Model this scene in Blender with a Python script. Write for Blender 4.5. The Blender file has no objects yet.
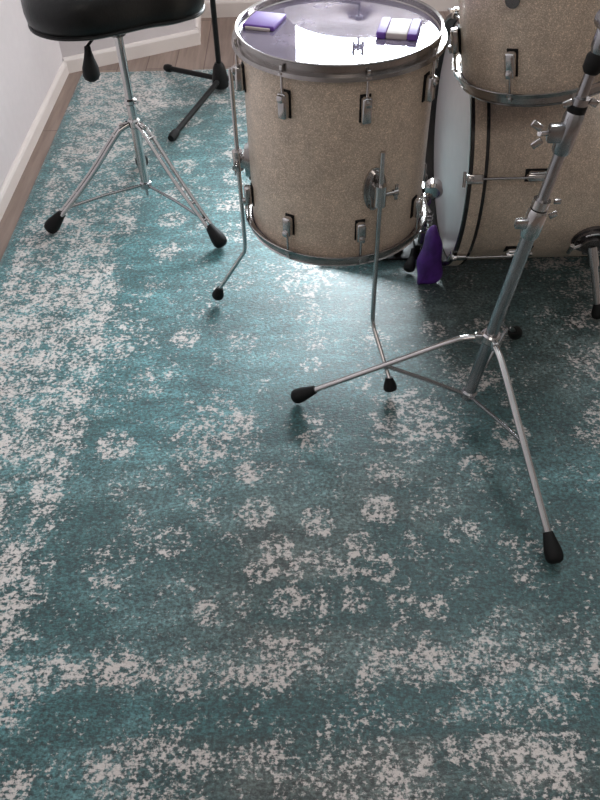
import bpy, bmesh, math, random
import numpy as np
from mathutils import Vector, Matrix
PI = math.pi
D = math.radians
random.seed(4)
sc = bpy.context.scene
col = sc.collection
V = Vector

# ------------------------------------------------------------------ materials
def new_mat(name):
    m = bpy.data.materials.new(name); m.use_nodes = True
    nt = m.node_tree
    return m, nt, nt.nodes['Principled BSDF']

def pset(b, **k):
    names = dict(color='Base Color', metal='Metallic', rough='Roughness', coat='Coat Weight', coat_rough='Coat Roughness',
                 spec='Specular IOR Level', trans='Transmission Weight', ior='IOR', sheen='Sheen Weight', sheen_rough='Sheen Roughness',
                 emis='Emission Color', emis_s='Emission Strength', alpha='Alpha', aniso='Anisotropic')
    for a, v in k.items():
        b.inputs[names[a]].default_value = (*v, 1) if isinstance(v, tuple) and len(v) == 3 else v

def node(nt, t, **k):
    n = nt.nodes.new(t)
    for a, v in k.items():
        if a in n.inputs: n.inputs[a].default_value = v
        else: setattr(n, a, v)
    return n

def ramp(nt, fac, stops, interp='LINEAR'):
    r = nt.nodes.new('ShaderNodeValToRGB'); r.color_ramp.interpolation = interp
    e = r.color_ramp.elements
    while len(e) < len(stops): e.new(.5)
    for i, (p, c) in enumerate(stops):
        e[i].position = p; e[i].color = (*c, 1) if len(c) == 3 else c
    nt.links.new(fac, r.inputs[0]); return r

def simple(name, color, rough=.5, metal=0., noise=0., nscale=60, bump=0., **k):
    m, nt, b = new_mat(name)
    pset(b, color=color, rough=rough, metal=metal, **k)
    tc = node(nt, 'ShaderNodeTexCoord'); n = node(nt, 'ShaderNodeTexNoise', Scale=nscale, Detail=4.)
    nt.links.new(tc.outputs['Object'], n.inputs['Vector'])
    lo = tuple(max(0, c*(1-noise)) for c in color); hi = tuple(min(1, c*(1+noise)) for c in color)
    r = ramp(nt, n.outputs['Fac'], [(.3, lo), (.7, hi)])
    nt.links.new(r.outputs[0], b.inputs['Base Color'])
    if bump:
        bp = node(nt, 'ShaderNodeBump', Strength=bump, Distance=.002)
        nt.links.new(n.outputs['Fac'], bp.inputs['Height']); nt.links.new(bp.outputs[0], b.inputs['Normal'])
    return m

CHROME = simple('chrome', (.52, .505, .50), .15, 1., .05, 40)
STEEL = simple('brushed_steel', (.36, .36, .37), .24, 1., .08, 60)
HOOPM = simple('hoop_steel', (.34, .32, .31), .24, 1., .12, 30)
DARKM = simple('dark_nickel', (.16, .15, .15), .25, .9, .1, 60)
BLACK = simple('black_powder_coat', (.005, .005, .005), .45, 0, .2, 80, spec=.25)
RUBBER = simple('black_rubber', (.004, .004, .004), .62, 0, .2, 90, .2, spec=.25)
LEATHER = simple('black_vinyl', (.004, .004, .004), .38, 0, .25, 180, .25, spec=.3)
WALLP = simple('white_wall_paint', (.60, .55, .555), .8, 0, .02, 30, .1)
WALLG = simple('taupe_wall_paint', (.22, .19, .17), .8, 0, .03, 30, .1)
TRIMP = simple('white_trim_paint', (.66, .60, .57), .45, 0, .02, 20)
CEILP = simple('ceiling_paint', (.75, .75, .75), .9, 0, .02, 20)
PURPLE = simple('purple_fabric', (.085, .022, .21), .5, 0, .45, 30, .9)
PURPLEG = simple('purple_gel', (.11, .04, .26), .6, 0, .1, 40)
CREAM = simple('cream_gel', (.42, .36, .34), .6, 0, .06, 40)
BRONZE = simple('cymbal_bronze', (.13, .075, .045), .5, .7, .3, 45)
FELT = simple('grey_felt', (.16, .15, .14), .9, 0, .3, 160, .5)
WOODIN = simple('maple_ply', (.42, .30, .19), .5, 0, .12, 30)
HOOPBLK = simple('black_lacquer', (.012, .011, .011), .22, 0, .1, 40)
HEADW = simple('coated_drum_head', (.37, .325, .33), .32, 0, .05, 25, .05)

def wrap_mat(name, base):
    m, nt, b = new_mat(name)
    tc = node(nt, 'ShaderNodeTexCoord')
    v = node(nt, 'ShaderNodeTexVoronoi', Scale=640.); nt.links.new(tc.outputs['Object'], v.inputs['Vector'])
    n = node(nt, 'ShaderNodeTexNoise', Scale=38., Detail=6., Roughness=.7); nt.links.new(tc.outputs['Object'], n.inputs['Vector'])
    n2 = node(nt, 'ShaderNodeTexNoise', Scale=5., Detail=3.); nt.links.new(tc.outputs['Object'], n2.inputs['Vector'])
    sep = node(nt, 'ShaderNodeSeparateColor'); nt.links.new(v.outputs['Color'], sep.inputs[0])
    r1 = ramp(nt, sep.outputs[0], [(.0, tuple(c*.72 for c in base)), (.75, base), (.93, tuple(min(1, c*1.35) for c in base)), (1., tuple(min(1, c*1.6) for c in base))])
    r2 = ramp(nt, n.outputs['Fac'], [(.3, (.82, .82, .82)), (.7, (1.12, 1.12, 1.12))])
    mx = node(nt, 'ShaderNodeMix', data_type='RGBA', blend_type='MULTIPLY'); mx.inputs[0].default_value = 1
    nt.links.new(r1.outputs[0], mx.inputs[6]); nt.links.new(r2.outputs[0], mx.inputs[7])
    r3 = ramp(nt, n2.outputs['Fac'], [(.35, (.93, .93, .93)), (.65, (1.06, 1.05, 1.04))])
    mx2 = node(nt, 'ShaderNodeMix', data_type='RGBA', blend_type='MULTIPLY'); mx2.inputs[0].default_value = 1
    nt.links.new(mx.outputs[2], mx2.inputs[6]); nt.links.new(r3.outputs[0], mx2.inputs[7])
    nt.links.new(mx2.outputs[2], b.inputs['Base Color'])
    pset(b, rough=.42, metal=.12, coat=.5, coat_rough=.12)
    return m
WRAP = wrap_mat('champagne_sparkle_wrap', (.55, .445, .35))

# clear drum film: see-through sheet with a real mirror-like sheen at grazing angles
FILM = bpy.data.materials.new('clear_drum_film'); FILM.use_nodes = True
nt = FILM.node_tree; nt.nodes.clear()
o = node(nt, 'ShaderNodeOutputMaterial'); tr = node(nt, 'ShaderNodeBsdfTransparent', Color=(.50, .46, .58, 1))
gl = node(nt, 'ShaderNodeBsdfGlossy', Color=(.95, .93, 1., 1), Roughness=.02); fr = node(nt, 'ShaderNodeFresnel', IOR=1.9)
df = node(nt, 'ShaderNodeBsdfDiffuse', Color=(.30, .26, .36, 1))
tc = node(nt, 'ShaderNodeTexCoord'); nz = node(nt, 'ShaderNodeTexNoise', Scale=16., Detail=5., Roughness=.65)
bp = node(nt, 'ShaderNodeBump', Strength=.10, Distance=.002)
m1 = node(nt, 'ShaderNodeMixShader'); m2 = node(nt, 'ShaderNodeMixShader')
nt.links.new(tc.outputs['Object'], nz.inputs['Vector']); nt.links.new(nz.outputs['Fac'], bp.inputs['Height'])
rr = ramp(nt, nz.outputs['Fac'], [(.35, (.30, .30, .30)), (.65, (.60, .60, .60))])
nt.links.new(rr.outputs[0], m1.inputs[0]); nt.links.new(tr.outputs[0], m1.inputs[1]); nt.links.new(df.outputs[0], m1.inputs[2])
nt.links.new(fr.outputs[0], m2.inputs[0]); nt.links.new(m1.outputs[0], m2.inputs[1]); nt.links.new(gl.outputs[0], m2.inputs[2])
nt.links.new(m2.outputs[0], o.inputs[0])

# window glass
GLASS = bpy.data.materials.new('window_glass'); GLASS.use_nodes = True
nt = GLASS.node_tree; nt.nodes.clear()
o = node(nt, 'ShaderNodeOutputMaterial'); tr = node(nt, 'ShaderNodeBsdfTransparent', Color=(.96, .98, .98, 1))
gl = node(nt, 'ShaderNodeBsdfGlossy', Roughness=.01); fr = node(nt, 'ShaderNodeFresnel', IOR=1.45); m1 = node(nt, 'ShaderNodeMixShader')
nt.links.new(fr.outputs[0], m1.inputs[0]); nt.links.new(tr.outputs[0], m1.inputs[1]); nt.links.new(gl.outputs[0], m1.inputs[2]); nt.links.new(m1.outputs[0], o.inputs[0])

def floor_mat():
    m, nt, b = new_mat('oak_plank_floor')
    tc = node(nt, 'ShaderNodeTexCoord'); mp = node(nt, 'ShaderNodeMapping'); mp.inputs['Rotation'].default_value = (0, 0, PI/2)
    nt.links.new(tc.outputs['Object'], mp.inputs[0])
    br = node(nt, 'ShaderNodeTexBrick', Scale=1.); br.inputs['Brick Width'].default_value = 1.1; br.inputs['Row Height'].default_value = .125
    br.inputs['Mortar Size'].default_value = .002; br.inputs['Mortar Smooth'].default_value = .3
    br.inputs['Color1'].default_value = (.27, .20, .165, 1); br.inputs['Color2'].default_value = (.21, .155, .13, 1); br.inputs['Mortar'].default_value = (.10, .06, .045, 1)
    nt.links.new(mp.outputs[0], br.inputs['Vector'])
    mp2 = node(nt, 'ShaderNodeMapping'); mp2.inputs['Scale'].default_value = (40, 3, 1); nt.links.new(tc.outputs['Object'], mp2.inputs[0])
    n = node(nt, 'ShaderNodeTexNoise', Scale=1., Detail=6., Roughness=.6); nt.links.new(mp2.outputs[0], n.inputs['Vector'])
    r = ramp(nt, n.outputs['Fac'], [(.3, (.72, .70, .68)), (.7, (1.2, 1.2, 1.2))])
    mx = node(nt, 'ShaderNodeMix', data_type='RGBA', blend_type='MULTIPLY'); mx.inputs[0].default_value = 1
    nt.links.new(br.outputs['Color'], mx.inputs[6]); nt.links.new(r.outputs[0], mx.inputs[7]); nt.links.new(mx.outputs[2], b.inputs['Base Color'])
    pset(b, rough=.5)
    return m

# ------------------------------------------------------------------ mesh helpers
class MB:
    def __init__(s): s.bm = bmesh.new(); s.mi = 0
    def _tag(s, faces):
        for f in faces: f.material_index = s.mi
    def _v(s, vs): return [s.bm.verts.new(v) for v in vs]
    def box(s, c, size, M=None, bevel=0., seg=2):
        M = M or Matrix()
        T = Matrix.Translation(V(c)) @ M.to_4x4() @ Matrix.Diagonal((*size, 1))
        g = bmesh.ops.create_cube(s.bm, size=1, matrix=T)
        vs = g['verts']; es = list({e for v in vs for e in v.link_edges}); fs = list({f for v in vs for f in v.link_faces})
        s._tag(fs)
        if bevel: bmesh.ops.bevel(s.bm, geom=es, offset=bevel, segments=seg, profile=.5, affect='EDGES', material=s.mi)
        return s
    def tube(s, pts, r, n=16, caps=True, flat=1., up=None):
        pts = [V(p) for p in pts]; rs = r if isinstance(r, (list, tuple)) else [r]*len(pts)
        rings = []; prev = None
        for i, p in enumerate(pts):
            if i == 0: t = pts[1]-p
            elif i == len(pts)-1: t = p-pts[i-1]
            else: t = (p-pts[i-1]).normalized()+(pts[i+1]-p).normalized()
            t = t.normalized()
            a = prev if prev is not None else (V(up) if up is not None else (V((0, 0, 1)) if abs(t.z) < .9 else V((1, 0, 0))))
            x = (a-t*a.dot(t)).normalized(); prev = x; y = t.cross(x)
            rings.append(s._v([p+(x*math.cos(k*2*PI/n)*flat+y*math.sin(k*2*PI/n))*rs[i] for k in range(n)]))
        for A, B in zip(rings, rings[1:]):
            for k in range(n): s._tag([s.bm.faces.new((A[k], A[(k+1) % n], B[(k+1) % n], B[k]))])
        if caps: s._tag([s.bm.faces.new(rings[0][::-1]), s.bm.faces.new(rings[-1])])
        return s
    def lathe(s, prof, n=64, M=None, closed=False, a0=0., a1=2*PI):
        M = M or Matrix(); full = abs(a1-a0-2*PI) < 1e-6; m = n if full else n+1
        rings = []
        for (r, z) in prof:
            if r < 1e-6: rings.append([s.bm.verts.new(M @ V((0, 0, z)))])
            else: rings.append(s._v([M @ V((r*math.cos(a0+(a1-a0)*k/n), r*math.sin(a0+(a1-a0)*k/n), z)) for k in range(m)]))
        prs = list(zip(rings, rings[1:])) + ([(rings[-1], rings[0])] if closed else [])
        for A, B in prs:
            for k in range(n):
                k2 = (k+1) % m
                if len(A) == 1 and len(B) == 1: continue
                if len(A) == 1: f = (A[0], B[k], B[k2])
                elif len(B) == 1: f = (A[k], A[k2], B[0])
                else: f = (A[k], A[k2], B[k2], B[k])
                s._tag([s.bm.faces.new(f)])
        return s
    def disc(s, r, z, th=.0006, n=96):
        return s.lathe([(0, z-th), (r, z-th), (r, z), (0, z)], n)
    def prism(s, outline, z0, z1, M=None):
        M = M or Matrix()
        A = s._v([M @ V((x, y, z0)) for x, y in outline]); B = s._v([M @ V((x, y, z1)) for x, y in outline]); n = len(A)
        s._tag([s.bm.faces.new(A[::-1]), s.bm.faces.new(B)])
        for k in range(n): s._tag([s.bm.faces.new((A[k], A[(k+1) % n], B[(k+1) % n], B[k]))])
        return s
    def build(s, name, mats, parent=None, kind=None, sharp=38, loc=None):
        bmesh.ops.remove_doubles(s.bm, verts=s.bm.verts, dist=1e-6)
        bmesh.ops.recalc_face_normals(s.bm, faces=s.bm.faces)
        me = bpy.data.meshes.new(name); s.bm.to_mesh(me); s.bm.free()
        for m in (mats if isinstance(mats, (list, tuple)) else [mats]): me.materials.append(m)
        me.shade_smooth(); me.set_sharp_from_angle(angle=D(sharp))
        o = bpy.data.objects.new(name, me); col.objects.link(o)
        if parent: o.parent = parent
        if kind: o['kind'] = kind
        if loc: o.location = loc
        return o

def thing(name, label, cat, loc=(0, 0, 0), rot=(0, 0, 0), group=None):
    o = bpy.data.objects.new(name, None); col.objects.link(o); o.empty_display_size = .05
    o.location = loc; o.rotation_euler = rot; o['label'] = label; o['category'] = cat
    if group: o['group'] = group
    return o
def tag(o, label, cat, group=None):
    o['label'] = label; o['category'] = cat
    if group: o['group'] = group
    return o
def copy_part(o, parent, rotz=None, loc=None):
    c = o.copy(); col.objects.link(c); c.parent = parent
    if rotz is not None: c.rotation_euler = (0, 0, rotz)
    if loc is not None: c.location = loc
    for ch in list(o.children):
        d = ch.copy(); col.objects.link(d); d.parent = c
    return c
def smooth_path(pts, n=6):
    pts = [V(p) for p in pts]; P = [pts[0]]+pts+[pts[-1]]; out = []
    for i in range(1, len(P)-2):
        for k in range(n):
            t = k/n; a, b, c, d = P[i-1:i+3]
            out.append(.5*((2*b)+(c-a)*t+(2*a-5*b+4*c-d)*t*t+(3*b-a-3*c+d)*t**3))
    out.append(pts[-1]); return out
def catmull_closed(pts, n=8):
    out = []; N = len(pts)
    for i in range(N):
        a, b, c, d = (V((*pts[(i+j) % N], 0)) for j in (-1, 0, 1, 2))
        for k in range(n):
            t = k/n; q = .5*((2*b)+(c-a)*t+(2*a-5*b+4*c-d)*t*t+(3*b-a-3*c+d)*t**3); out.append((q.x, q.y))
    return out
def rubber_foot(m, p_top, p_bot, R=.018):
    a, b = V(p_top), V(p_bot); 
    prof = [(0, .55), (.12, .62), (.35, .8), (.6, .98), (.8, 1.0), (.93, .85), (1., .5)]
    m.tube([a.lerp(b, t) for t, _ in prof], [R*k for _, k in prof], 14)
    return m

# ------------------------------------------------------------------ room shell
H_CEIL = 2.55
XL, XR, YB, YF = -.967, 2.4, 3.90, -1.6
LC = (-.967, 3.282); PC = (-.423, 3.562)     # left corner, end of the angled wall
m = MB(); m.box(((XL+XR)/2, (YB+YF)/2, -.05), (XR-XL+.6, YB-YF+.6, .1)); m.build('floor', floor_mat(), kind='structure')
m = MB(); m.box(((XL+XR)/2, (YB+YF)/2, H_CEIL+.05), (XR-XL+.6, YB-YF+.6, .1)); m.build('ceiling', CEILP, kind='structure')
m = MB(); m.box((XL-.06, (LC[1]+YF)/2, H_CEIL/2), (.12, LC[1]-YF, H_CEIL)); m.build('wall_left', WALLP, kind='structure')
# angled wall and the return behind it, one solid
m = MB(); m.prism([LC, PC, (PC[0]-.02, YB+.12), (XL-.12, YB+.12), (XL-.12, LC[1])], 0, H_CEIL); m.build('wall_corner', WALLP, kind='structure')
# back wall with the window opening
WX0, WX1, WZ0, WZ1 = -.02, 1.35, .80, 1.92
m = MB()
x0, x1 = PC[0]-.02, XR
m.box(((x0+WX0)/2, YB+.06, H_CEIL/2), (WX0-x0, .12, H_CEIL))
m.box(((x1+WX1)/2, YB+.06, H_CEIL/2), (x1-WX1, .12, H_CEIL))
m.box(((WX0+WX1)/2, YB+.06, WZ0/2), (WX1-WX0, .12, WZ0))
m.box(((WX0+WX1)/2, YB+.06, (WZ1+H_CEIL)/2), (WX1-WX0, .12, H_CEIL-WZ1))
m.build('wall_back', WALLP, kind='structure')
VY0, VY1, VZ0, VZ1 = 2.75, 3.65, 1.05, 2.2
m = MB(); m.box((XR+.06, (VY0+YF)/2, H_CEIL/2), (.12, VY0-YF, H_CEIL)); m.box((XR+.06, (YB+VY1)/2, H_CEIL/2), (.12, YB-VY1, H_CEIL))
m.box((XR+.06, (VY0+VY1)/2, VZ0/2), (.12, VY1-VY0, VZ0)); m.box((XR+.06, (VY0+VY1)/2, (VZ1+H_CEIL)/2), (.12, VY1-VY0, H_CEIL-VZ1))
m.build('wall_right', WALLG, kind='structure')
m = MB(); m.box(((XL+XR)/2, YF-.06, H_CEIL/2), (XR-XL+.24, .12, H_CEIL)); m.build('wall_front', WALLG, kind='structure')
# skirting boards: stepped profile
def skirting(name, a, b, h, side, ext=0.):
    a = V((*a, 0)); b = V((*b, 0)); t = (b-a).normalized(); n = V((-t.y, t.x, 0))*side; L = (b-a).length+ext
    pr = [(-.002, 0), (.014, 0), (.014, h-.012), (.010, h-.004), (.004, h), (-.002, h)]
    m = MB(); A = m._v([a+n*q+V((0, 0, z)) for q, z in pr]); B = m._v([a+t*L+n*q+V((0, 0, z)) for q, z in pr]); k = len(pr)
    m.bm.faces.new(A); m.bm.faces.new(B[::-1])
    for i in range(k): m.bm.faces.new((A[i], A[(i+1) % k], B[(i+1) % k], B[i]))
    return m.build(name, TRIMP, kind='structure', sharp=20)
skirting('baseboard_left', (XL, YF), (LC[0], LC[1]+.0), .052, -1)
skirting('baseboard_corner', LC, PC, .064, -1, .012)
skirting('baseboard_return', (PC[0]+.0, PC[1]), (PC[0]-.02, YB), .075, -1)
skirting('baseboard_back', (PC[0]-.02, YB), (XR, YB), .075, -1)
# window
m = MB()
fw = .05
for (cx, cz, sx, sz) in (((WX0+WX1)/2, WZ0+fw/2, WX1-WX0, fw), ((WX0+WX1)/2, WZ1-fw/2, WX1-WX0, fw), (WX0+fw/2, (WZ0+WZ1)/2, fw, WZ1-WZ0-2*fw), (WX1-fw/2, (WZ0+WZ1)/2, fw, WZ1-WZ0-2*fw)):
    m.box((cx, YB+.06, cz), (sx, .07, sz), bevel=.004)
win = m.build('window_1', TRIMP, kind='structure')
m = MB(); m.box(((WX0+WX1)/2, YB+.07, (WZ0+WZ1)/2), (WX1-WX0-2*fw, .006, WZ1-WZ0-2*fw)); m.build('pane', GLASS, win)
m = MB(); m.box(((WX0+WX1)/2, YB-.02, WZ0-.012), (WX1-WX0+.12, .10, .024), bevel=.004); m.build('window_sill', TRIMP, win)

m = MB()
for (cy_, cz, sy_, sz) in (((VY0+VY1)/2, VZ0+fw/2, VY1-VY0, fw), ((VY0+VY1)/2, VZ1-fw/2, VY1-VY0, fw), (VY0+fw/2, (VZ0+VZ1)/2, fw, VZ1-VZ0-2*fw), (VY1-fw/2, (VZ0+VZ1)/2, fw, VZ1-VZ0-2*fw)):
    m.box((XR+.06, cy_, cz), (.07, sy_, sz), bevel=.004)
win = m.build('window_2', TRIMP, kind='structure')
m = MB(); m.box((XR+.07, (VY0+VY1)/2, (VZ0+VZ1)/2), (.006, VY1-VY0-2*fw, VZ1-VZ0-2*fw)); m.build('pane', GLASS, win)
# ------------------------------------------------------------------ rug
RX0, RX1, RY0, RY1 = -.893, 1.15, .12, 3.262
RT = .012
def make_rug():
    rng = np.random.default_rng(7)
    st = .007; nx = int((RX1-RX0)/st)+1; ny = int((RY1-RY0)/st)+1
    xs = np.linspace(RX0, RX1, nx); ys = np.linspace(RY0, RY1, ny)
    X, Y = np.meshgrid(xs, ys)
    cx = .03
    U = np.abs(X-cx)                                   # mirrored about the long axis
    def vnoise(sc_, seed, X=X, Y=Y):
        r = np.random.default_rng(seed); G = r.random((200, 200))
        x = (X+3)/sc_; y = (Y+3)/sc_; i = np.floor(x).astype(int); j = np.floor(y).astype(int); fx = x-i; fy = y-j
        fx = fx*fx*(3-2*fx); fy = fy*fy*(3-2*fy)
        g = lambda a, b: G[a % 200, b % 200]
        return (g(i, j)*(1-fx)+g(i+1, j)*fx)*(1-fy)+(g(i, j+1)*(1-fx)+g(i+1, j+1)*fx)*fy
    sm = lambda a, b, v: np.clip((v-a)/(b-a), 0, 1)**2*(3-2*np.clip((v-a)/(b-a), 0, 1))
    big = vnoise(.33, 1)*.55+vnoise(.13, 2)*.45
    med = vnoise(.06, 3)
    W = -.045+.12*(big-.5)+.14*(med-.5)+.09*sm(1.7, 2.3, Y)
    # long side borders
    d = X-RX0
    b1 = sm(.02, .05, d)*(1-sm(.34, .42, d))
    W += b1*(.30+.26*(big-.5)+.28*(med-.5)+.22*(vnoise(.025, 8)-.5)+.20*np.exp(-((Y-1.45)/.35)**2))
    stripe = np.exp(-((d-.31)/.014)**2)+.9*np.exp(-((d-.07)/.012)**2)+.5*np.exp(-((d-.35)/.008)**2)
    W += .38*stripe*np.clip(1.5*med-.1, 0, 1.2)
    # row of palmettes in the side border
    per = .27; ph = (Y % per)/per-.5; du = (d-.19)
    rr = np.hypot(du, ph*per); th = np.arctan2(ph*per, du)
    W += .15*np.exp(-((rr-.055-.014*np.cos(6*th))/.020)**2)*(d < .32)*(.3+1.2*med)
    # right side border
    d2 = (cx+(cx-RX0))-X
    b2 = (1-sm(.26, .34, d2))
    W += b2*(.20+.3*(big-.5)+.25*(med-.5)); 
    rr = np.hypot(d2-.16, ph*per); W += .18*np.exp(-((rr-.06-.016*np.cos(5*th))/.022)**2)*(.3+1.2*med)
    # far border
    e = RY1-Y
    W += (1-sm(.34, .42, e))*(.20+.15*(big-.5)); W += .28*np.exp(-((e-.33)/.015)**2)*(.4+med)+.2*np.exp(-((e-.08)/.012)**2)
    # near border (y .62 and less)
    wn = vnoise(.05, 9, X*.6, Y); wv = vnoise(.022, 14, X, Y*.35); wb = vnoise(.16, 15)
    nb_ = 1-sm(.62, .72, Y)
    W += nb_*(.19+.30*(wn-.5)+.22*(wv-.5)+.26*(wb-.5))
    W += .36*np.exp(-((Y-.605-.012*(wb-.5))/.034)**2)*np.clip(1.6*wn, 0, 1.2)*(1-.55*sm(.1, .5, X))
    W -= .26*np.exp(-((Y-.530)/.030)**2)*sm(.42, .62, vnoise(.10, 11))
    W -= .30*np.exp(-((Y-.482)/.009)**2)*sm(.25, .5, vnoise(.15, 16))
    W += .22*np.exp(-((Y-.435)/.022)**2)*np.clip(1.7*wv*(.4+wn), 0, 1.2)+.10*np.exp(-((Y-.38)/.02)**2)*wn
    # medallion motifs  (u, y, radius, kind)
    def blob(u, y, r, k=0, amp=.4):
        nonlocal W
        q = np.hypot(U-u, (Y-y)); t = np.arctan2(Y-y, U-u)
        if k == 0: f = np.exp(-(q/r)**4)*(.30+1.0*(np.sin(t*7+q*160)*.5+.5)*sm(0, .3, q/r))
        elif k == 1: f = 1.25*np.exp(-((q-r*.70)/(r*.30))**2)*(.75+.25*np.cos(6*t))+.9*np.exp(-(q/(r*.22))**2)-.4*np.exp(-((q-r*1.35)/(r*.3))**2)
        else: f = np.exp(-(q/r)**2)
        W += 1.65*amp*f
    blob(0, 1.76, .085, 0, .38); blob(0, 1.60, .05, 0, .26); blob(0, 1.49, .045, 0, .30); blob(.0, 1.40, .03, 1, .3)
    blob(.225, 1.185, .105, 0, .34)
    blob(0, 1.145, .045, 0, .34); blob(0, 1.22, .03, 1, .25)
    blob(.13, .945, .040, 1, .55); blob(0, .915, .040, 1, .50); blob(.155, 1.045, .032, 2, .42)
    blob(.085, .86, .035, 1, .45); blob(.06, .80, .03, 0, .4); blob(.12, .80, .035, 1, .40); blob(0, .83, .03, 0, .3)
    blob(.0, .735, .035, 0, .35); blob(.07, .735, .035, 1, .38); blob(.15, .74, .03, 0, .35); blob(.22, .71, .03, 1, .3)
    blob(.42, 1.34, .045, 0, .32); blob(.33, 1.52, .04, 1, .3); blob(.18, 1.50, .04, 0, .26); blob(.36, 1.05, .04, 1, .22)
    blob(.47, 1.52, .07, 0, .22); blob(.12, 1.33, .03, 1, .2); blob(.46, 1.15, .05, 1, .25); blob(.30, .88, .04, 1, .2); blob(.42, .82, .06, 0, .22)
    for k in range(6):
        y = 1.95+k*.17; blob(.0, y, .06, k % 2, .3); blob(.22, y+.06, .06, (k+1) % 2, .26); blob(.42, y-.03, .05, k % 2, .25)
    # vine arcs of the medallion
    q = np.hypot(U/.50, (Y-1.45)/.80); W += .16*np.exp(-((q-1)/.05)**2)*(.4+med)
    q = np.hypot(U/.36, (Y-1.33)/.52); W += .13*np.exp(-((q-1)/.06)**2)*(.4+med)
    W = np.clip(W, -.1, None); bord = np.clip(b1+b2+nb_+(1-sm(.34, .42, e)), 0, 1)
    W = W + (.15+.15*bord)*(vnoise(.017, 51)-.5)+.16*(vnoise(.034, 52)-.5); W = np.where(W > 0, .42*np.tanh(W/.42), W)
    # pile undulation
    Z = RT + .0016*(vnoise(.16, 21)-.5)*2*sm(0, .03, np.minimum(np.minimum(X-RX0, RX1-X), np.minimum(Y-RY0, RY1-Y)))-.0016
    edge = np.minimum(np.minimum(X-RX0, RX1-X), np.minimum(Y-RY0, RY1-Y)); Z = Z-.006*(1-sm(0, .012, edge))
    # zone: 0 teal ground .. 1 greyed ground
    zone = .24+.9*(vnoise(.5, 31)-.5)+.35*(vnoise(.2, 32)-.5)
    zone += .75*np.exp(-((U-.10)/.24)**2-((Y-.88)/.30)**2)+.42*sm(.1, .5, X)*(1-sm(1.9, 2.3, Y))-.25*sm(1.6, 2.2, Y)-.12*sm(0,.4,-X)
    zone = np.where(Y < .478, zone+.75*sm(-.45, -.05, X), zone)
    zone -= .6*np.exp(-((Y-.525)/.03)**2)*vnoise(.1, 33)
    zone = np.clip(zone, 0, 1)
    deep = sm(.45, .7, vnoise(.12, 41, X*.5, Y)*.6+vnoise(.05, 42, X*.6, Y)*.4)
    deep = deep*(1-sm(.9, 2.2, Y))
    deep = np.clip(deep+2.0*np.exp(-((Y-.530)/.032)**2)*sm(.38, .62, vnoise(.10, 11))+1.1*np.exp(-((Y-.482)/.008)**2)*sm(.25, .5, vnoise(.15, 16)), 0, 1)
    verts = np.stack([X, Y, Z], -1).reshape(-1, 3)
    idx = np.arange(nx*ny).reshape(ny, nx)
    q = np.stack([idx[:-1, :-1], idx[:-1, 1:], idx[1:, 1:], idx[1:, :-1]], -1).reshape(-1, 4)
    # underside and rim
    nb = len(verts)
    ring = np.concatenate([idx[0, :], idx[1:, -1], idx[-1, -2::-1], idx[-2:0:-1, 0]])
    low = verts[ring].copy(); low[:, 2] = .0002
    verts = np.vstack([verts, low]); k = len(ring)
    faces = q.tolist(); 
    for i in range(k):
        j = (i+1) % k; faces.append([int(ring[i]), int(nb+i), int(nb+j), int(ring[j])])
    faces.append([nb+i for i in range(k)][::-1])
    me = bpy.data.meshes.new('rug'); me.from_pydata(verts.tolist(), [], faces)
    for nme, A in (('wear', W), ('zone', zone), ('deep', deep)):
        at = me.attributes.new(nme, 'FLOAT', 'POINT'); at.data.foreach_set('value', np.concatenate([A.ravel(), np.full(k, .3)]).astype(np.float32))
    me.shade_smooth(); me.set_sharp_from_angle(angle=D(60))
    o = bpy.data.objects.new('area_rug', me); col.objects.link(o)
    m, nt, b = new_mat('faded_persian_rug'); L = nt.links.new
    tc = node(nt, 'ShaderNodeTexCoord')
    at = lambda n: node(nt, 'ShaderNodeAttribute', attribute_name=n).outputs['Fac']
    n1 = node(nt, 'ShaderNodeTexNoise', Scale=105., Detail=3., Roughness=.7); L(tc.outputs['Object'], n1.inputs['Vector'])
    mp = node(nt, 'ShaderNodeMapping'); mp.inputs['Scale'].default_value = (95, 190, 1); L(tc.outputs['Object'], mp.inputs[0])
    n2 = node(nt, 'ShaderNodeTexNoise', Scale=1., Detail=3., Roughness=.7); L(mp.outputs[0], n2.inputs['Vector'])
    n3 = node(nt, 'ShaderNodeTexNoise', Scale=420., Detail=2.); L(tc.outputs['Object'], n3.inputs['Vector'])
    def math_(op, a, b_, c=None):
        n = node(nt, 'ShaderNodeMath', operation=op)
        for i, v in enumerate((a, b_, c)):
            if v is None: continue
            if isinstance(v, (int, float)): n.inputs[i].default_value = v
            else: L(v, n.inputs[i])
        return n.outputs[0]
    n5 = node(nt, 'ShaderNodeTexNoise', Scale=38., Detail=2.); L(tc.outputs['Object'], n5.inputs['Vector'])
    mixn = math_('ADD', math_('ADD', math_('MULTIPLY', n1.outputs['Fac'], .48), math_('MULTIPLY', n2.outputs['Fac'], .27)), math_('MULTIPLY', n5.outputs['Fac'], .25))
    # speckle = smoothstep(noise + wear)
    mixn = math_('MULTIPLY_ADD', math_('SUBTRACT', mixn, .5), 1.7, .5)
    s = math_('ADD', mixn, math_('MULTIPLY', at('wear'), .42))
    mr = node(nt, 'ShaderNodeMapRange', interpolation_type='SMOOTHSTEP'); mr.inputs['From Min'].default_value = .575; mr.inputs['From Max'].default_value = .735
    L(s, mr.inputs['Value'])
    mp3 = node(nt, 'ShaderNodeMapping'); mp3.inputs['Scale'].default_value = (7, 22, 1); L(tc.outputs['Object'], mp3.inputs[0])
    n4 = node(nt, 'ShaderNodeTexNoise', Scale=1., Detail=5., Roughness=.65); L(mp3.outputs[0], n4.inputs['Vector'])
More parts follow.
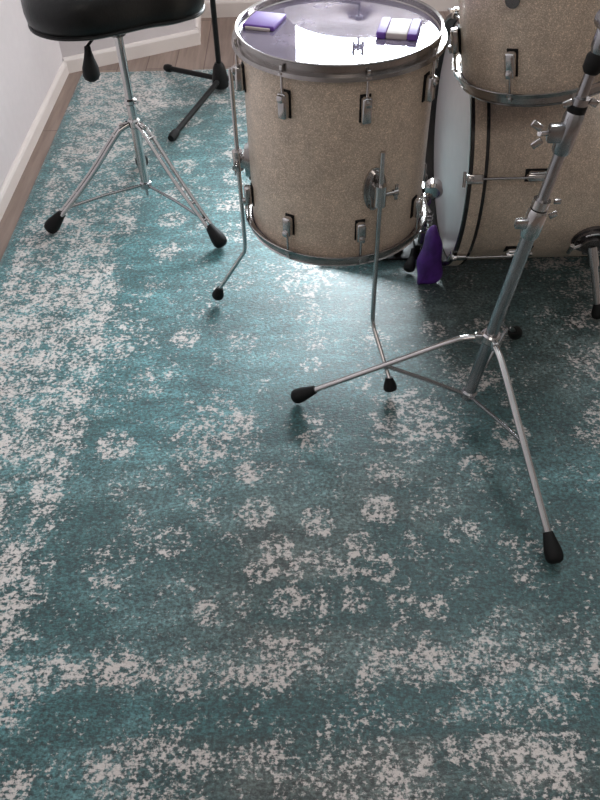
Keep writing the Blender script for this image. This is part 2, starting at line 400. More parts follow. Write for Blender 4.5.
    def mix(a, b_, f):
        n = node(nt, 'ShaderNodeMix', data_type='RGBA')
        for i, v in ((6, a), (7, b_), (0, f)):
            if isinstance(v, tuple): n.inputs[i].default_value = (*v, 1)
            elif isinstance(v, (int, float)): n.inputs[i].default_value = v
            else: L(v, n.inputs[i])
        return n.outputs[2]
    teal = ramp(nt, n4.outputs['Fac'], [(.32, (.016, .078, .085)), (.5, (.042, .150, .160)), (.68, (.090, .245, .256))]).outputs[0]
    grey = ramp(nt, n4.outputs['Fac'], [(.32, (.045, .054, .048)), (.5, (.085, .094, .084)), (.68, (.135, .142, .128))]).outputs[0]
    base = mix(teal, grey, math_('MULTIPLY', at('zone'), .85))
    base = mix(base, (.012, .060, .062), math_('MULTIPLY', at('deep'), .75))
    # fine dark flecks
    fl = ramp(nt, n2.outputs['Fac'], [(.34, (.38, .38, .38)), (.5, (.95, .95, .95)), (.68, (1.35, 1.35, 1.35))]).outputs[0]
    n6 = node(nt, 'ShaderNodeTexNoise', Scale=150., Detail=2.5, Roughness=.7); L(tc.outputs['Object'], n6.inputs['Vector'])
    fl6 = ramp(nt, n6.outputs['Fac'], [(.36, (.42, .42, .42)), (.5, (.95, .95, .95)), (.64, (1.6, 1.6, 1.6))]).outputs[0]
    m6 = node(nt, 'ShaderNodeMix', data_type='RGBA', blend_type='MULTIPLY'); m6.inputs[0].default_value = 1; L(base, m6.inputs[6]); L(fl6, m6.inputs[7]); base = m6.outputs[2]
    mm = node(nt, 'ShaderNodeMix', data_type='RGBA', blend_type='MULTIPLY'); mm.inputs[0].default_value = 1; L(base, mm.inputs[6]); L(fl, mm.inputs[7])
    pale = mix((.58, .485, .44), (.66, .63, .61), n4.outputs['Fac'])
    colr = mix(mm.outputs[2], pale, math_('MULTIPLY', mr.outputs[0], .88))
    L(colr, b.inputs['Base Color'])
    pset(b, rough=.44, spec=.6, sheen=.25, sheen_rough=.4)
    hgt = math_('ADD', math_('MULTIPLY', n3.outputs['Fac'], .5), math_('MULTIPLY', n2.outputs['Fac'], .8))
    bp = node(nt, 'ShaderNodeBump', Strength=.55, Distance=.003); L(hgt, bp.inputs['Height']); L(bp.outputs[0], b.inputs['Normal'])
    me.materials.append(m)
    return tag(o, 'large faded teal rug with worn pale floral pattern under the drum kit', 'rug')
make_rug()

# ------------------------------------------------------------------ drum parts
def rotm(a): return Matrix.Rotation(a, 4, 'Z')
def add_lugs(root, R, z_hoop, dirn, angles, length=.055, gap=.075, w=.020, style='tom', hoop_r=None):
    """lug boxes at height z_hoop - dirn*gap with a tension rod up to the hoop; dirn=+1 for the top hoop"""
    hoop_r = hoop_r or R+.013
    zc = z_hoop-dirn*gap
    first = None
    for a in angles:
        if first is None:
            m = MB(); m.box((R+.011, 0, zc), (.018, w, length), bevel=.005, seg=3)
            m.box((R+.016, 0, zc+dirn*length*.32), (.020, w*.72, length*.3), bevel=.004, seg=2)
            l = m.build('lug', CHROME, root)
            m = MB(); m.box((R+.0012, 0, zc), (.0032, w+.003, length+.004), bevel=.0012); m.build('gasket', RUBBER, l)
            m = MB(); z0 = zc+dirn*length*.4; z1 = z_hoop+dirn*.004
            m.tube([(hoop_r, 0, z0), (hoop_r, 0, z1)], .0030, 10)
            m.tube([(hoop_r, 0, z_hoop-dirn*.003), (hoop_r, 0, z_hoop+dirn*.001)], .0075, 12)
            m.box((hoop_r, 0, z1+dirn*.004), (.0065, .0065, .010), bevel=.001)
            m.build('tension_rod', CHROME, l)
            l.rotation_euler = (0, 0, a); first = l
        else: copy_part(first, root, a)

def hoop_profile(R, z, d):
    """pressed triple-flange steel hoop; z = bearing-edge height, d=+1 top, -1 bottom"""
    t = .0024; P = [(R+.001, z-d*.001), (R+.004, z+d*.002), (R+.0045, z+d*.013), (R+.009, z+d*.0155)]
    Q = [(R+.0105, z+d*.0135), (R+.0075, z+d*.011), (R+.0072, z-d*.004), (R+.018, z-d*.006), (R+.0195, z-d*.014), (R+.0172, z-d*.015), (R+.0155, z-d*.009), (R+.0045, z-d*.0065)]
    return P+Q

def shell(root, R, z0, z1, mat=WRAP):
    m = MB(); t = .007; n = 96
    m.lathe([(R, z0+.003), (R, z1-.003), (R-.003, z1)], n)
    o_ = [(R-.003, z1), (R-t, z1-.003), (R-t, z0+.003), (R-.003, z0), (R, z0+.003)]
    m.mi = 1; m.lathe(o_, n)
    return m.build('shell', [mat, WOODIN], root)

def bracket(root, R, ang, z, leg_r, name='leg_bracket', scale=1.):
    """oval cast leg bracket: base plate on the shell, clamp block, wing screw"""
    Ra = R; s = scale
    ov = lambda a, b, n=20: [(a*math.cos(k*2*PI/n), b*math.sin(k*2*PI/n)) for k in range(n)]
    Mx = Matrix(((0, 0, 1, 0), (1, 0, 0, 0), (0, 1, 0, 0), (0, 0, 0, 1)))   # outline(y,z), extrude x
    m = MB()
    T = Matrix.Translation((Ra-.004, 0, z)) @ Mx
    m.prism(ov(.026*s, .050*s), 0, .009, T); m.prism(ov(.020*s, .042*s), .009, .017, T)
    m.tube([(leg_r, 0, z-.024*s), (leg_r, 0, z+.024*s)], .0125*s, 16)
    m.box(((Ra+leg_r)/2+.004, 0, z), (leg_r-Ra, .020*s, .034*s), bevel=.004)
    b = m.build(name, CHROME, root)
    m = MB(); m.tube([(leg_r, .010, z), (leg_r, .034, z)], .0045, 10)
    m.box((leg_r, .037, z+.010), (.004, .008, .016), bevel=.0015); m.box((leg_r, .037, z-.010), (.004, .008, .016), bevel=.0015)
    m.tube([(leg_r, .030, z), (leg_r, .040, z)], .007, 12)
    m.build('wing_screw', CHROME, b)
    b.rotation_euler = (0, 0, ang); return b

# ------------------------------------------------------------------ floor tom
FT = (.1016, 1.62); R = .2032; ZT, ZB = .745, .322
ft = thing('floor_tom', 'large champagne sparkle floor tom on three bent chrome legs with a see-through top head', 'drum', (FT[0], FT[1], RT))
def L_(z): return z-RT
zt, zb = L_(ZT), L_(ZB)
shell(ft, R, zb, zt)
m = MB(); m.lathe([(0, zt+.0006), (R+.0005, zt+.0006), (R+.002, zt-.004), (R+.0012, zt-.004), (R-.0005, zt), (0, zt)], 96); m.build('batter_head', FILM, ft)
m = MB(); m.lathe([(0, zb-.0006), (R+.0005, zb-.0006), (R+.002, zb+.004), (R+.0012, zb+.004), (R-.0005, zb), (0, zb)], 96); m.build('resonant_head', FILM, ft)
m = MB(); m.lathe(hoop_profile(R, zt, 1), 96, closed=True); m.build('hoop', HOOPM, ft)
m = MB(); m.lathe(hoop_profile(R, zb, -1), 96, closed=True); m.build('hoop', HOOPM, ft)
angs = [D(-90-33.5+45*k) for k in range(8)]
add_lugs(ft, R, zt-.008, 1, angs, .052, .066)
add_lugs(ft, R, zb+.006, -1, angs, .046, .068)
LEG_R = R+.032
for ang, zbr, ztop, rf, zk in ((D(172), .445, .66, .322, .185), (D(-70.5), .492, .590, .352, .15), (D(52), .47, .66, .33, .17)):
    bracket(ft, R, ang, L_(zbr), LEG_R)
    pts = [(LEG_R, 0, L_(ztop)), (LEG_R, 0, L_(zk+.02)), (LEG_R+.003, 0, L_(zk)), (LEG_R+.012, 0, L_(zk-.014)), (rf, 0, L_(.05))]
    m = MB(); m.tube(pts, .0053, 12); lg = m.build('leg', CHROME, ft); lg.rotation_euler = (0, 0, ang)
    m = MB(); d = (V(pts[-1])-V(pts[-2])).normalized()
    rubber_foot(m, V(pts[-1])-d*.012, (rf+.006, 0, .0135), .0165); m.build('rubber_foot', RUBBER, lg)

# damper pads on the floor tom's head
def damper(name, label, x, y, rz, sx, sy, g=None):
    t = thing(name, label, 'damper pad', (x, y, ZT+.0006), (0, 0, rz), g)
    m = MB(); m.box((0, 0, .006), (sx*.52, sy, .012), bevel=.003, seg=3); m.build('pad_centre', CREAM, t)['label'] = 'cream middle of the pad'
    for s in (-1, 1):
        m = MB(); m.box((s*sx*.38, 0, .0065), (sx*.24, sy*1.02, .013), bevel=.003, seg=3); m.build('pad_end', PURPLEG, t)['label'] = 'purple end of the pad'
damper('damper_pad', 'purple and cream damper pad on the right side of the floor tom head', .222, 1.598, D(-14), .082, .085)
t = thing('damper_pad', 'dark purple damper pad on the left side of the floor tom head', 'damper pad', (-.052, 1.668, ZT+.0006), (0, 0, D(-20)))
m = MB(); m.box((0, 0, .0045), (.070, .080, .009), bevel=.003, seg=3); m.build('pad_gel', PURPLEG, t)
m = MB(); m.box((0, -.042, .003), (.055, .006, .006), bevel=.002); m.build('pad_edge', CREAM, t)['label'] = 'pale front edge of the pad'

# ------------------------------------------------------------------ bass drum (local z -> world +x)
BR, BDp = .305, .46
BC = (.437, 1.902, .337)
bd = thing('bass_drum', 'champagne sparkle bass drum lying on its side, white head facing left', 'drum', BC, (0, PI/2, 0))
shell(bd, BR, 0, BDp)
for z, nm in ((0, 'batter_head'), (BDp, 'resonant_head')):
    s = -1 if z == 0 else 1
    m = MB(); m.lathe([(0, z+s*.002), (BR-.012, z+s*.002), (BR+.001, z+s*.0005), (BR+.003, z-s*.006), (BR+.0015, z-s*.006), (BR-.001, z), (0, z)], 96)
    m.build(nm, HEADW, bd)
for z in (0, BDp):
    s = -1 if z == 0 else 1
    a, b = z+s*.026, z-s*.016                        # hoop from the outer lip to the shell side
    ri, ro = BR+.0035, BR+.0150
    m = MB(); m.lathe([(ri, a), (ri+.002, a+s*.002), (ro-.002, a+s*.002), (ro, a), (ro, b), (ro-.001, b-s*.001), (ri, b-s*.001)], 128, closed=True)
    h = m.build('hoop', HOOPBLK, bd)
    m = MB(); m.lathe([(ro-.001, a-s*.007), (ro+.0008, a-s*.008), (ro+.0008, b+s*.008), (ro-.001, b+s*.007)], 128, closed=True)
    m.build('hoop_inlay', WRAP, h)
# side lugs, claws and rods
m = MB()
la = [D(-104+45*k) for k in range(8)]
for which, zl in (('near', .145), ('far', BDp-.115)):
    s = 1 if which == 'near' else -1
    zh = -.026 if s > 0 else BDp+.026
    first = None
    for a in la:
        if first is None:
            m = MB(); m.box((BR+.010, 0, zl), (.016, .024, .062), bevel=.005, seg=3); m.box((BR+.014, 0, zl), (.016, .014, .070), bevel=.004)
            l = m.build('lug', CHROME, bd)
            m = MB(); m.box((BR+.001, 0, zl), (.003, .030, .072), bevel=.001); m.build('gasket', RUBBER, l)
            m = MB(); rr_ = BR+.0215
            m.box((rr_, 0, zh+s*.014), (.009, .022, .036), bevel=.003)
            m.box((BR+.014, 0, zh-s*.0045), (.022, .020, .004), bevel=.001)
            m.box((rr_+.001, 0, zh+s*.002), (.012, .014, .014), bevel=.003)
            m.build('claw', CHROME, l)
            m = MB(); m.tube([(rr_, 0, zh-s*.010), (rr_, 0, zl-s*.02)], .0032, 10)
            m.tube([(rr_, -.018, zh-s*.012), (rr_, .018, zh-s*.012)], .004, 10); m.build('tension_rod', CHROME, l)
            l.rotation_euler = (0, 0, a); first = l
        else: copy_part(first, bd, a)
# spurs
for sgn in (-1, 1):
    a = D(-67) if sgn < 0 else D(67)
    zc = .320
    m = MB(); T = rotm(a)
    def ring_at(rad, h0, h1): m.tube([T @ V((BR-.004+h0, 0, zc)), T @ V((BR-.004+h1, 0, zc))], rad, 28)
    ring_at(.050, 0, .008); ring_at(.044, .008, .016); ring_at(.030, .016, .030)
    sp = m.build('spur_bracket', DARKM, bd)
    m = MB()
    for k in range(3):
        m.tube([T @ V((BR-.004+.020, .052*math.cos(q), zc+.052*math.sin(q))) for q in [D(20+10*j) for j in range(15)]] if k == 0 else
               [T @ V((BR-.004+.010+.008*k, .040*math.cos(q), zc+.040*math.sin(q))) for q in [D(200-60*k+10*j) for j in range(9)]], .0028, 8)
    m.tube([T @ V((BR+.018, .0, zc-.03)), T @ V((BR+.030, .0, zc-.058))], .006, 10)
    m.tube([T @ V((BR+.030, -.016, zc-.058)), T @ V((BR+.030, .016, zc-.058))], .006, 10)
    m.build('spur_clamp', CHROME, sp)
    # leg goes down to the rug: local -x is up, so +x local is down
    top = T @ V((BR+.012, 0, zc)); dn = V((BC[2]-RT-.012, top.y+sgn*.075, zc+.045))
    m = MB(); m.tube([top, top.lerp(dn, .86)], .0095, 14); m.tube([top.lerp(dn, .05), top.lerp(dn, .30)], .0135, 16)
    lg = m.build('spur_leg', CHROME, bd)
    m = MB(); rubber_foot(m, top.lerp(dn, .80), dn, .0175); m.build('rubber_foot', RUBBER, lg)
# tom holder post on top of the shell
m = MB(); zz = .13
m.box((-BR-.004, 0, zz), (.012, .06, .08), bevel=.004); m.tube([(-BR, 0, zz), (-BR-.20, 0, zz)], .0135, 18)
m.tube([(-BR-.20, .0, zz), (-BR-.20, -.05, zz)], .0095, 14); m.box((-BR-.195, 0, zz), (.04, .036, .036), bevel=.006)
m.build('tom_holder', CHROME, bd)

# ------------------------------------------------------------------ rack tom
RR = .172; RH = .30
rt = thing('rack_tom', 'champagne sparkle rack tom mounted above the bass drum, tilted to the left', 'drum', (.540, 1.628, .672), (0, D(-10), 0))
shell(rt, RR, 0, RH)
for z, nm in ((0, 'resonant_head'), (RH, 'batter_head')):
    d_ = 1 if z else -1
    m = MB(); m.lathe([(0, z+d_*.0006), (RR+.0005, z+d_*.0006), (RR+.002, z-d_*.004), (RR+.0012, z-d_*.004), (RR-.0005, z), (0, z)], 80); m.build(nm, FILM, rt)
    m = MB(); m.lathe(hoop_profile(RR, z, d_), 96, closed=True); m.build('hoop', HOOPM, rt)
ra = [D(-124+60*k) for k in range(6)]
add_lugs(rt, RR, .008, -1, ra, .050, .062); add_lugs(rt, RR, RH-.008, 1, ra, .050, .062)
m = MB(); T = rotm(D(-124)); m.tube([T @ V((RR-.003, 0, .185)), T @ V((RR+.004, 0, .185))], .014, 20); m.build('air_vent', DARKM, rt)
m = MB(); m.box((0.0, RR+.012, .14), (.05, .026, .07), bevel=.006); m.build('mount_bracket', CHROME, rt)

# ------------------------------------------------------------------ bass drum pedal
pd = thing('bass_drum_pedal', 'chrome and black bass drum pedal at the bottom of the white bass drum head', 'pedal', (.342, 1.870, RT))
m = MB(); m.box((-.12, 0, .010), (.30, .085, .006), bevel=.002); m.build('base_plate', BLACK, pd)
m = MB(); T = Matrix.Rotation(D(-13), 4, 'Y'); m.prism([(-.26, -.035), (-.26, .035), (-.02, .042), (.0, .03), (.0, -.03), (-.02, -.042)], .035, .042, Matrix.Translation((0, 0, .03)) @ Matrix.Rotation(D(-14), 4, 'Y')); m.build('footboard', DARKM, pd)
m = MB()
for s in (-1, 1): m.tube([(.03, s*.058, .004), (.028, s*.056, .06), (.018, s*.050, .17), (.018, s*.048, .215)], [.011, .010, .009, .011], 12)
m.build('frame', DARKM, pd)
m = MB(); m.tube([(.018, -.066, .205), (.018, .062, .205)], .0065, 14); m.tube([(.018, -.018, .205), (.018, .014, .205)], .024, 20); m.tube([(.036, -.052, .232), (.038, -.046, .233), (.040, -.020, .234), (.040, -.014, .234)], [.018, .025, .025, .018], 22); m.tube([(.018, -.050, .205), (.018, -.032, .205)], .016, 18); m.build('axle', CHROME, pd)
m = MB(); m.tube([(.018, .0, .21), (-.055, .0, .29), (-.105, .0, .335)], .0035, 10); sh = m.build('beater_shaft', CHROME, pd)
m = MB(); m.tube([(-.080, 0, .352), (-.088, 0, .346), (-.100, 0, .337), (-.112, 0, .328), (-.117, 0, .324)], [.012, .021, .023, .021, .014], 20); m.build('beater', FELT, pd)
m = MB(); m.tube([(.005, -.004, .20), (-.012, -.004, .12), (-.02, -.004, .075)], .006, 8); m.build('chain', STEEL, pd)
m = MB()
hp = [V((.030+.0075*math.cos(q), -.074+.0075*math.sin(q), .07+.11*q/(2*PI*9))) for q in [k*2*PI/10 for k in range(91)]]
m.tube(hp, .0016, 6); m.tube([(.018, -.060, .20), (.030, -.074, .185)], .004, 8); m.tube([(.030, -.058, .05), (.030, -.074, .07)], .004, 8); m.build('spring', CHROME, pd)
m = MB(); m.box((.036, 0, .030), (.058, .05, .028), bevel=.005); m.build('hoop_clamp', BLACK, pd)
m = MB(); m.tube([(.0, -.050, .05), (-.012, -.085, .028)], .008, 12); rubber_foot(m, (-.006, -.070, .036), (-.02, -.105, .012), .017); m.build('side_foot', RUBBER, pd)
m = MB(); m.box((.022, -.058, .095), (.030, .018, .040), bevel=.005); m.build('side_plate', DARKM, pd)
m = MB(); m.tube([(-.012, -.050, .165), (.02, -.050, .155)], .012, 12); m.build('adjusting_screw', CHROME, pd)

# purple pouch
outl = [(-.026, 0), (-.030, .045), (-.020, .095), (-.006, .128), (.010, .130), (.024, .098), (.036, .050), (.036, .010), (.016, -.001), (-.012, -.001)]
m = MB()
oc = catmull_closed(outl, 5); prev = None
cxm = sum(p[0] for p in oc)/len(oc); czm = sum(p[1] for p in oc)/len(oc)
for (yy, k) in ((-.026, .35), (-.024, .7), (-.017, .92), (0, 1.), (.017, .92), (.024, .7), (.026, .35)):
    ring = m._v([(cxm+(p[0]-cxm)*k+.003*math.sin(p[1]*90+yy*40), yy-.25*(p[1]-.0)*.2, max(.0005, czm+(p[1]-czm)*k)) for p in oc])
    if prev:
        for i in range(len(oc)): m.bm.faces.new((prev[i], prev[(i+1) % len(oc)], ring[(i+1) % len(oc)], ring[i]))
    else: m.bm.faces.new(ring)
    prev = ring
m.bm.faces.new(prev[::-1])
po = m.build('purple_pouch', PURPLE, sharp=70); po.location = (.370, 1.728, RT); po.scale = (1.05, .85, 1.45)
tag(po, 'small purple cloth pouch leaning beside the bass drum pedal', 'pouch')

# ------------------------------------------------------------------ chrome cymbal stand (foreground)
B0 = V((.3975, 1.235, .045)); LX, LY = .125, 0.
def ax(z): return V((B0.x+LX*(z-.05), B0.y+LY*(z-.05), z))
cs = thing('cymbal_stand', 'tall leaning chrome cymbal stand with spread tripod legs standing nearest the camera', 'stand', (B0.x, B0.y, RT))
O = V((B0.x, B0.y, RT))
def rel(p): return V(p)-O
def axr(z): return rel(ax(z))
m = MB(); m.tube([axr(.048), axr(.505)], .0137, 20); m.build('lower_tube', STEEL, cs)
m = MB(); m.tube([axr(.50), axr(.70)], .0108, 18); m.build('middle_tube', STEEL, cs)
m = MB(); m.tube([axr(.70), axr(.86)], .0095, 18); m.build('upper_tube', STEEL, cs)
# memory lock and wing at the first joint
m = MB(); m.tube([axr(.492), axr(.500), axr(.545), axr(.552)], [.0165, .019, .019, .0165], 20); 
m.tube([axr(.555), axr(.572)], .0165, 20); m.box(axr(.525)+V((-.026, -.006, 0)), (.024, .012, .020), bevel=.003); c1 = m.build('tube_collar', CHROME, cs)
m = MB(); p = axr(.528)+V((.018, -.012, 0)); m.box(p+V((.010, 0, .018)), (.016, .005, .012), Matrix.Rotation(D(-30), 3, 'Y'), bevel=.002); m.box(p+V((.012, 0, .046)), (.014, .005, .010), bevel=.002)
m.build('wing_screw', CHROME, c1)
m = MB(); m.tube([axr(.546), axr(.556)], .0150, 18); m.build('rubber_bushing', RUBBER, c1)
# second joint
m = MB(); m.tube([axr(.665), axr(.672), axr(.735), axr(.742)], [.014, .0175, .0175, .015], 20)
m.box(axr(.705)+V((-.022, -.004, 0)), (.030, .018, .034), bevel=.005); m.tube([axr(.753), axr(.766)], .0155, 20)
c2 = m.build('tube_collar', STEEL, cs)
m = MB(); p = axr(.708)+V((-.040, -.010, .0)); m.tube([p, p+V((-.018, -.012, .006))], .0048, 10)
m.box(p+V((-.026, -.016, .022)), (.022, .006, .012), Matrix.Rotation(D(35), 3, 'Y'), bevel=.002); m.box(p+V((-.020, -.016, -.010)), (.020, .006, .012), Matrix.Rotation(D(-40), 3, 'Y'), bevel=.002); m.build('wing_screw', CHROME, c2)
m = MB()
for s in (-1, 1): m.box(axr(.760)+V((s*.022, -.006, -.002)), (.016, .006, .012), Matrix.Rotation(s*D(25), 3, 'Y'), bevel=.002)
m.build('wing_nut', CHROME, c2)
m = MB(); m.tube([axr(.741), axr(.754)], .0162, 18); m.build('rubber_bushing', RUBBER, c2)
m = MB(); m.tube([axr(.806), axr(.812), axr(.832), axr(.838)], [.012, .0160, .0160, .012], 18); m.build('rubber_band', RUBBER, cs)
# tilter with the boom running on out of the picture
m = MB(); m.tube([axr(.838), axr(.848), axr(.885), axr(.893)], [.012, .0155, .0155, .012], 18)
m.tube([axr(.885)+V((0, -.022, 0)), axr(.885)+V((0, .018, 0))], .019, 22)
m.tube([axr(.885)+V((0, -.026, 0)), axr(.885)+V((0, -.022, 0))], .015, 22); tl = m.build('tilter', STEEL, cs)
m = MB(); p = axr(.885)+V((0, -.030, 0)); m.tube([p+V((0, .008, 0)), p+V((0, -.014, 0))], .0055, 10)
for s, an in ((-1, 48), (1, 48)): m.box(p+V((s*.014, -.012, .012*(1 if s < 0 else .9))), (.028, .005, .009), Matrix.Rotation(D(an if s < 0 else -an), 3, 'Y'), bevel=.002)
m.build('wing_nut', CHROME, tl)
m = MB(); a = axr(.89)+V((-.0, .0, .0)); m.tube([a, a+V((.30, .10, .16))], .0062, 14); m.build('boom_arm', CHROME, cs)
# ring where the legs join, lower hub
ZR = .232
m = MB(); m.tube([axr(ZR-.010), axr(ZR-.006), axr(ZR+.010), axr(ZR+.014)], [.018, .0215, .0215, .018], 24)
lc = m.build('leg_collar', CHROME, cs)
m = MB(); m.tube([axr(.045), axr(.049), axr(.066), axr(.070)], [.013, .0185, .0185, .014], 20); m.build('brace_hub', STEEL, cs)
feet = [V((-.007, 1.266, 0)), V((.495, .801, 0)), V((.565, 1.474, 0))]
for i, F in enumerate(feet):
    c = ax(ZR); h = V((F.x-c.x, F.y-c.y, 0)).normalized()
    F3 = V((F.x, F.y, RT+.022))
    k0 = c+h*.016+V((0, 0, .002)); k1 = c+h*.050+V((0, 0, -.001)); k2 = c+h*.085+V((0, 0, -.014))
    pts = smooth_path([k0, k1, k2, k2.lerp(F3, .25), k2.lerp(F3, .92)], 5)
    m = MB(); m.tube([rel(p) for p in pts], .0078, 12, flat=.8)
    m.box(rel(c+h*.024), (.022, .016, .022), Matrix.Rotation(math.atan2(h.y, h.x), 3, 'Z'), bevel=.004)
    lg = m.build('leg', CHROME, cs)
    m = MB(); d_ = (F3-k2).normalized(); rubber_foot(m, rel(F3-d_*.050), rel(F3+d_*.012+V((0, 0, -.0015))), .0185); m.build('rubber_foot', RUBBER, lg)
    mid = k2.lerp(F3, .40); hub = ax(.058)+h*.014
    m = MB(); side = V((-h.y, h.x, 0))
    m.tube([rel(hub), rel(hub.lerp(mid, .5)), rel(mid+V((0, 0, -.004)))], .0048, 10)
    m.tube([rel(mid+side*.009+V((0, 0, -.004))), rel(mid-side*.009+V((0, 0, -.004)))], .0045, 10)
    m.tube([rel(hub+side*.008), rel(hub-side*.008)], .006, 10)
    m.build('brace', STEEL, cs)

# ------------------------------------------------------------------ drum throne
TC = V((-.468, 2.149, RT))
th = thing('drum_throne', 'black padded drum stool with a saddle seat and chrome tripod legs', 'stool', TC)
m = MB(); m.tube([(0, 0, .085), (0, 0, .36)], .0135, 20); m.build('base_tube', CHROME, th)
m = MB(); m.tube([(0, 0, .36), (0, 0, .60)], .0118, 20); m.build('seat_post', CHROME, th)
m = MB(); m.tube([(0, 0, .352), (0, 0, .357), (0, 0, .366), (0, 0, .370)], [.0135, .0175, .0175, .013], 20); m.tube([(.015, -.01, .361), (.024, -.014, .361)], .004, 8); m.build('memory_lock', CHROME, th)
m = MB(); m.tube([(0, 0, .283), (0, 0, .287), (0, 0, .305), (0, 0, .310)], [.015, .019, .019, .015], 20); m.build('leg_collar', CHROME, th)
m = MB(); m.tube([(0, 0, .082), (0, 0, .085), (0, 0, .102), (0, 0, .105)], [.014, .018, .018, .014], 20); m.tube([(0, 0, .055), (0, 0, .085)], .004, 10); m.build('brace_hub', STEEL, th)
LF = V((-.768, 2.030, 0)); RF = V((-.222, 1.922, 0)); a0 = math.atan2(LF.y-TC.y, LF.x-TC.x)
for F in (LF, RF, V((TC.x-.062, TC.y+.29, 0))):
    v = V((F.x-TC.x, F.y-TC.y, 0)); L = v.length; an = math.atan2(v.y, v.x)
    m = MB()
    for s in (-1, 1):
        m.tube(smooth_path([(.018, s*.007, .296), (.040, s*.008, .288), (.062, s*.010, .270), (L*.5, s*.010, .162), (L-.035, s*.008, .045)], 4), .0054, 10, flat=1.3)
    m.tube([(.066, -.013, .268), (.066, .013, .268)], .0055, 10); m.box((.030, 0, .294), (.036, .013, .014), bevel=.003)
    m.tube([(L*.66, -.012, .113), (L*.66, .012, .113)], .005, 10)
    lg = m.build('leg', CHROME, th); lg.rotation_euler = (0, 0, an)
    m = MB(); rubber_foot(m, (L-.052, 0, .060), (L+.004, 0, .011), .0225); m.build('rubber_foot', RUBBER, lg)
    m = MB(); m.tube([(.014, 0, .093), (L*.4, 0, .088), (L*.80, 0, .073)], .0042, 10, flat=1.2); m.tube([(L*.80, -.012, .073), (L*.80, .012, .073)], .0045, 10)
    br = m.build('brace', STEEL, th); br.rotation_euler = (0, 0, an)
half = [(.235, .0), (.222, .055), (.175, .092), (.105, .116), (.03, .160), (-.05, .197), (-.135, .190), (-.205, .125), (-.232, 0)]
outl = half+[(x, -y) for x, y in half[-2:0:-1]]
oc = catmull_closed(outl, 6)
m = MB(); prev = None
lay = [(.74, .000), (.86, .001), (.92, .006), (.955, .010), (.962, .014), (.955, .017), (.985, .026), (1., .048), (.995, .072), (.96, .094), (.88, .108), (.74, .116), (.5, .118), (.2, .117)]
for k, z in lay:
    ring = m._v([(-.028+p[0]*k, p[1]*k-.0*k, z) for p in oc])
    if prev:
        for i in range(len(oc)): m.bm.faces.new((prev[i], prev[(i+1) % len(oc)], ring[(i+1) % len(oc)], ring[i]))
    else: m.bm.faces.new(ring)
    prev = ring
m.bm.faces.new(prev[::-1])
seat = m.build('seat', LEATHER, th, sharp=50, loc=(.042, -.018, .600))
m = MB(); ring = [V((-.028+p[0]*.972, p[1]*.972, .013)) for p in oc]
m.tube(ring+ring[:1], .0038, 8); m.build('piping', LEATHER, seat)
m = MB(); m.tube([(0, 0, .545), (0, 0, .59)], .021, 20); m.tube([(0, 0, .588), (0, 0, .602)], .06, 24)
m.box((-.030, -.03, .575), (.03, .07, .03), bevel=.004); m.build('seat_clamp', DARKM, th)
m = MB(); kx, ky = -.050, -.155
m.tube([(-.03, -.05, .582), (kx, ky, .575), (kx, ky-.002, .568)], .004, 8)
prof = [(0, .35), (.15, .42), (.35, .62), (.6, .95), (.8, 1.0), (.93, .8), (1, .4)]
a, b = V((kx, ky, .575)), V((kx-.002, ky-.014, .492))
m.tube([a.lerp(b, t) for t, _ in prof], [.028*q for _, q in prof], 12, flat=.8); m.build('clamp_knob', RUBBER, th)

# ------------------------------------------------------------------ black boom stand behind, with its cymbal
PC_ = V((-.285, 3.035, RT))
bs = thing('black_boom_stand', 'thin black stand with flat folding legs at the far edge of the rug', 'stand', PC_)
m = MB(); m.tube([(0, 0, .03), (-.0, 0, 1.08)], .0105, 16); m.build('pole', BLACK, bs)
m = MB(); m.tube([(0, 0, .012), (0, 0, .020), (0, 0, .050), (0, 0, .095), (0, 0, .112)], [.024, .033, .032, .024, .015], 20); m.build('leg_hub', BLACK, bs)
for ex, ey, ez in ((-.235, .185, .022), (-.155, -.425, .018), (.38, .10, .018)):
    e_ = V((ex, ey, ez)); h = V((ex, ey, 0)).normalized()
    m = MB(); m.tube([h*.030+V((0, 0, .045)), (h*.030+V((0, 0, .045))).lerp(e_, .95)], .0105, 14); lg = m.build('leg', BLACK, bs)
    m = MB(); s0 = (h*.030+V((0, 0, .045))).lerp(e_, .90); m.tube([s0, s0.lerp(e_, .3), e_, e_+h*.012], [.011, .0155, .016, .012], 14); m.build('rubber_foot', RUBBER, lg)
m = MB(); m.tube([(0, -.02, 1.06), (0, .02, 1.06)], .02, 18); m.box((0, 0, 1.06), (.03, .03, .05), bevel=.005); m.build('boom_clamp', BLACK, bs)
CY = V((.268, 3.06, 1.20)); e_ = CY-PC_
m = MB(); m.tube([V((-.16, -.007, 1.03)), V((e_.x, e_.y, e_.z-.03))], .008, 14); m.tube([V((e_.x, e_.y, e_.z-.04)), V((e_.x, e_.y, e_.z+.15))], .0045, 12)
m.tube([V((e_.x, e_.y, e_.z+.016)), V((e_.x, e_.y, e_.z+.03))], .014, 14); m.tube([V((e_.x, e_.y, e_.z+.036)), V((e_.x, e_.y, e_.z+.052))], .016, 14)
for q in (-1, 1): m.box(V((e_.x+q*.018, e_.y, e_.z+.138)), (.012, .010, .055), bevel=.003)
m.box(V((e_.x, e_.y, e_.z+.132)), (.03, .012, .022), bevel=.003)
m.build('boom_arm', BLACK, bs)
cm = MB(); cr = .285
up = [(0.006, .034), (.02, .033), (.04, .025), (.056, .016), (.12, .010), (.2, .004), (cr, -.006)]
cm.lathe(up+[(r, z-.0015) for r, z in up[::-1]], 96, closed=True)
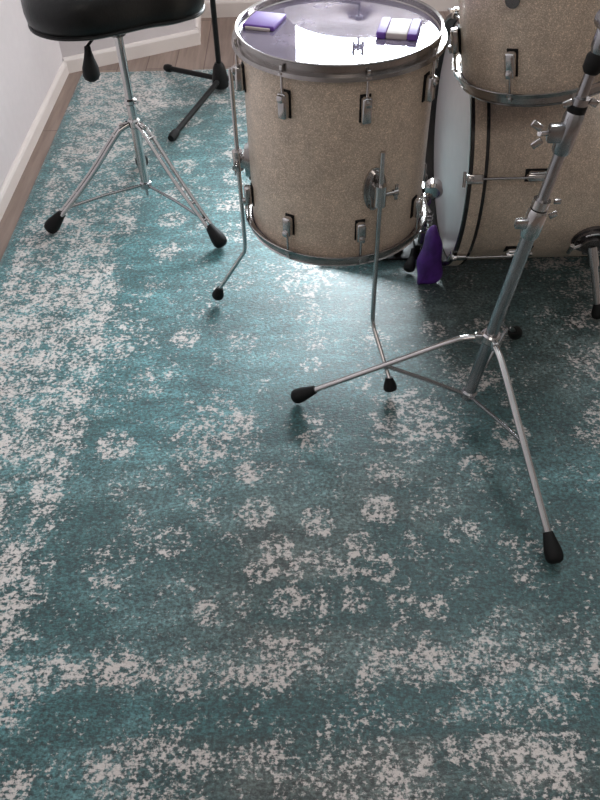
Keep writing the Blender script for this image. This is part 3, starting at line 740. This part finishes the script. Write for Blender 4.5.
cy = cm.build('cymbal', BRONZE); cy.location = CY; tag(cy, 'bronze cymbal on the black stand, seen mirrored in the floor tom head', 'cymbal')

# ------------------------------------------------------------------ camera
f, p, roll, H = 752., D(45.98), D(-1.6), 1.33
F = V((0, math.cos(p), -math.sin(p))); Rv = V((1, 0, 0)); U = Rv.cross(F)
c, s = math.cos(roll), math.sin(roll); R2 = c*Rv+s*U; U2 = -s*Rv+c*U
cd = bpy.data.cameras.new('camera'); cam = bpy.data.objects.new('camera', cd); col.objects.link(cam)
cam.matrix_world = Matrix(((R2.x, U2.x, -F.x, 0), (R2.y, U2.y, -F.y, 0), (R2.z, U2.z, -F.z, H), (0, 0, 0, 1)))
cd.sensor_fit = 'HORIZONTAL'; cd.sensor_width = 36; cd.lens = f/600*36; cd.clip_start = .02
sc.camera = cam

# ------------------------------------------------------------------ light
w = bpy.data.worlds.new('world'); sc.world = w; w.use_nodes = True
bg = w.node_tree.nodes['Background']; bg.inputs[0].default_value = (.90, .95, 1., 1); bg.inputs[1].default_value = 1.6
def area(name, loc, size, sy, rot, power, colr):
    l = bpy.data.lights.new(name, 'AREA'); l.shape = 'RECTANGLE'; l.size = size; l.size_y = sy; l.energy = power; l.color = colr
    o = bpy.data.objects.new(name, l); col.objects.link(o); o.location = loc; o.rotation_euler = rot; return o
area('window_daylight', ((WX0+WX1)/2, YB+.16, (WZ0+WZ1)/2), WX1-WX0, WZ1-WZ0, (D(-90), 0, 0), 285, (.90, .95, 1.))
area('side_daylight', (XR+.16, (VY0+VY1)/2, (VZ0+VZ1)/2), VY1-VY0, VZ1-VZ0, (D(90), 0, D(90)), 90, (1., .95, .95))
area('room_fill', (.2, -.9, 2.45), 1.2, 1.2, (D(25), 0, 0), 13, (1., .90, .82))  # added fill behind the camera, lifts the drum fronts
area('overhead_fill', (.74, 2.25, 2.52), .5, .5, (0, 0, 0), 14, (.92, .96, 1.))  # added overhead fill for a sheen on the rug, no lamp fixture

vs = sc.view_settings; vs.view_transform = 'Standard'; vs.look = 'None'; vs.gamma = 1; vs.use_curve_mapping = False; vs.exposure = 0.
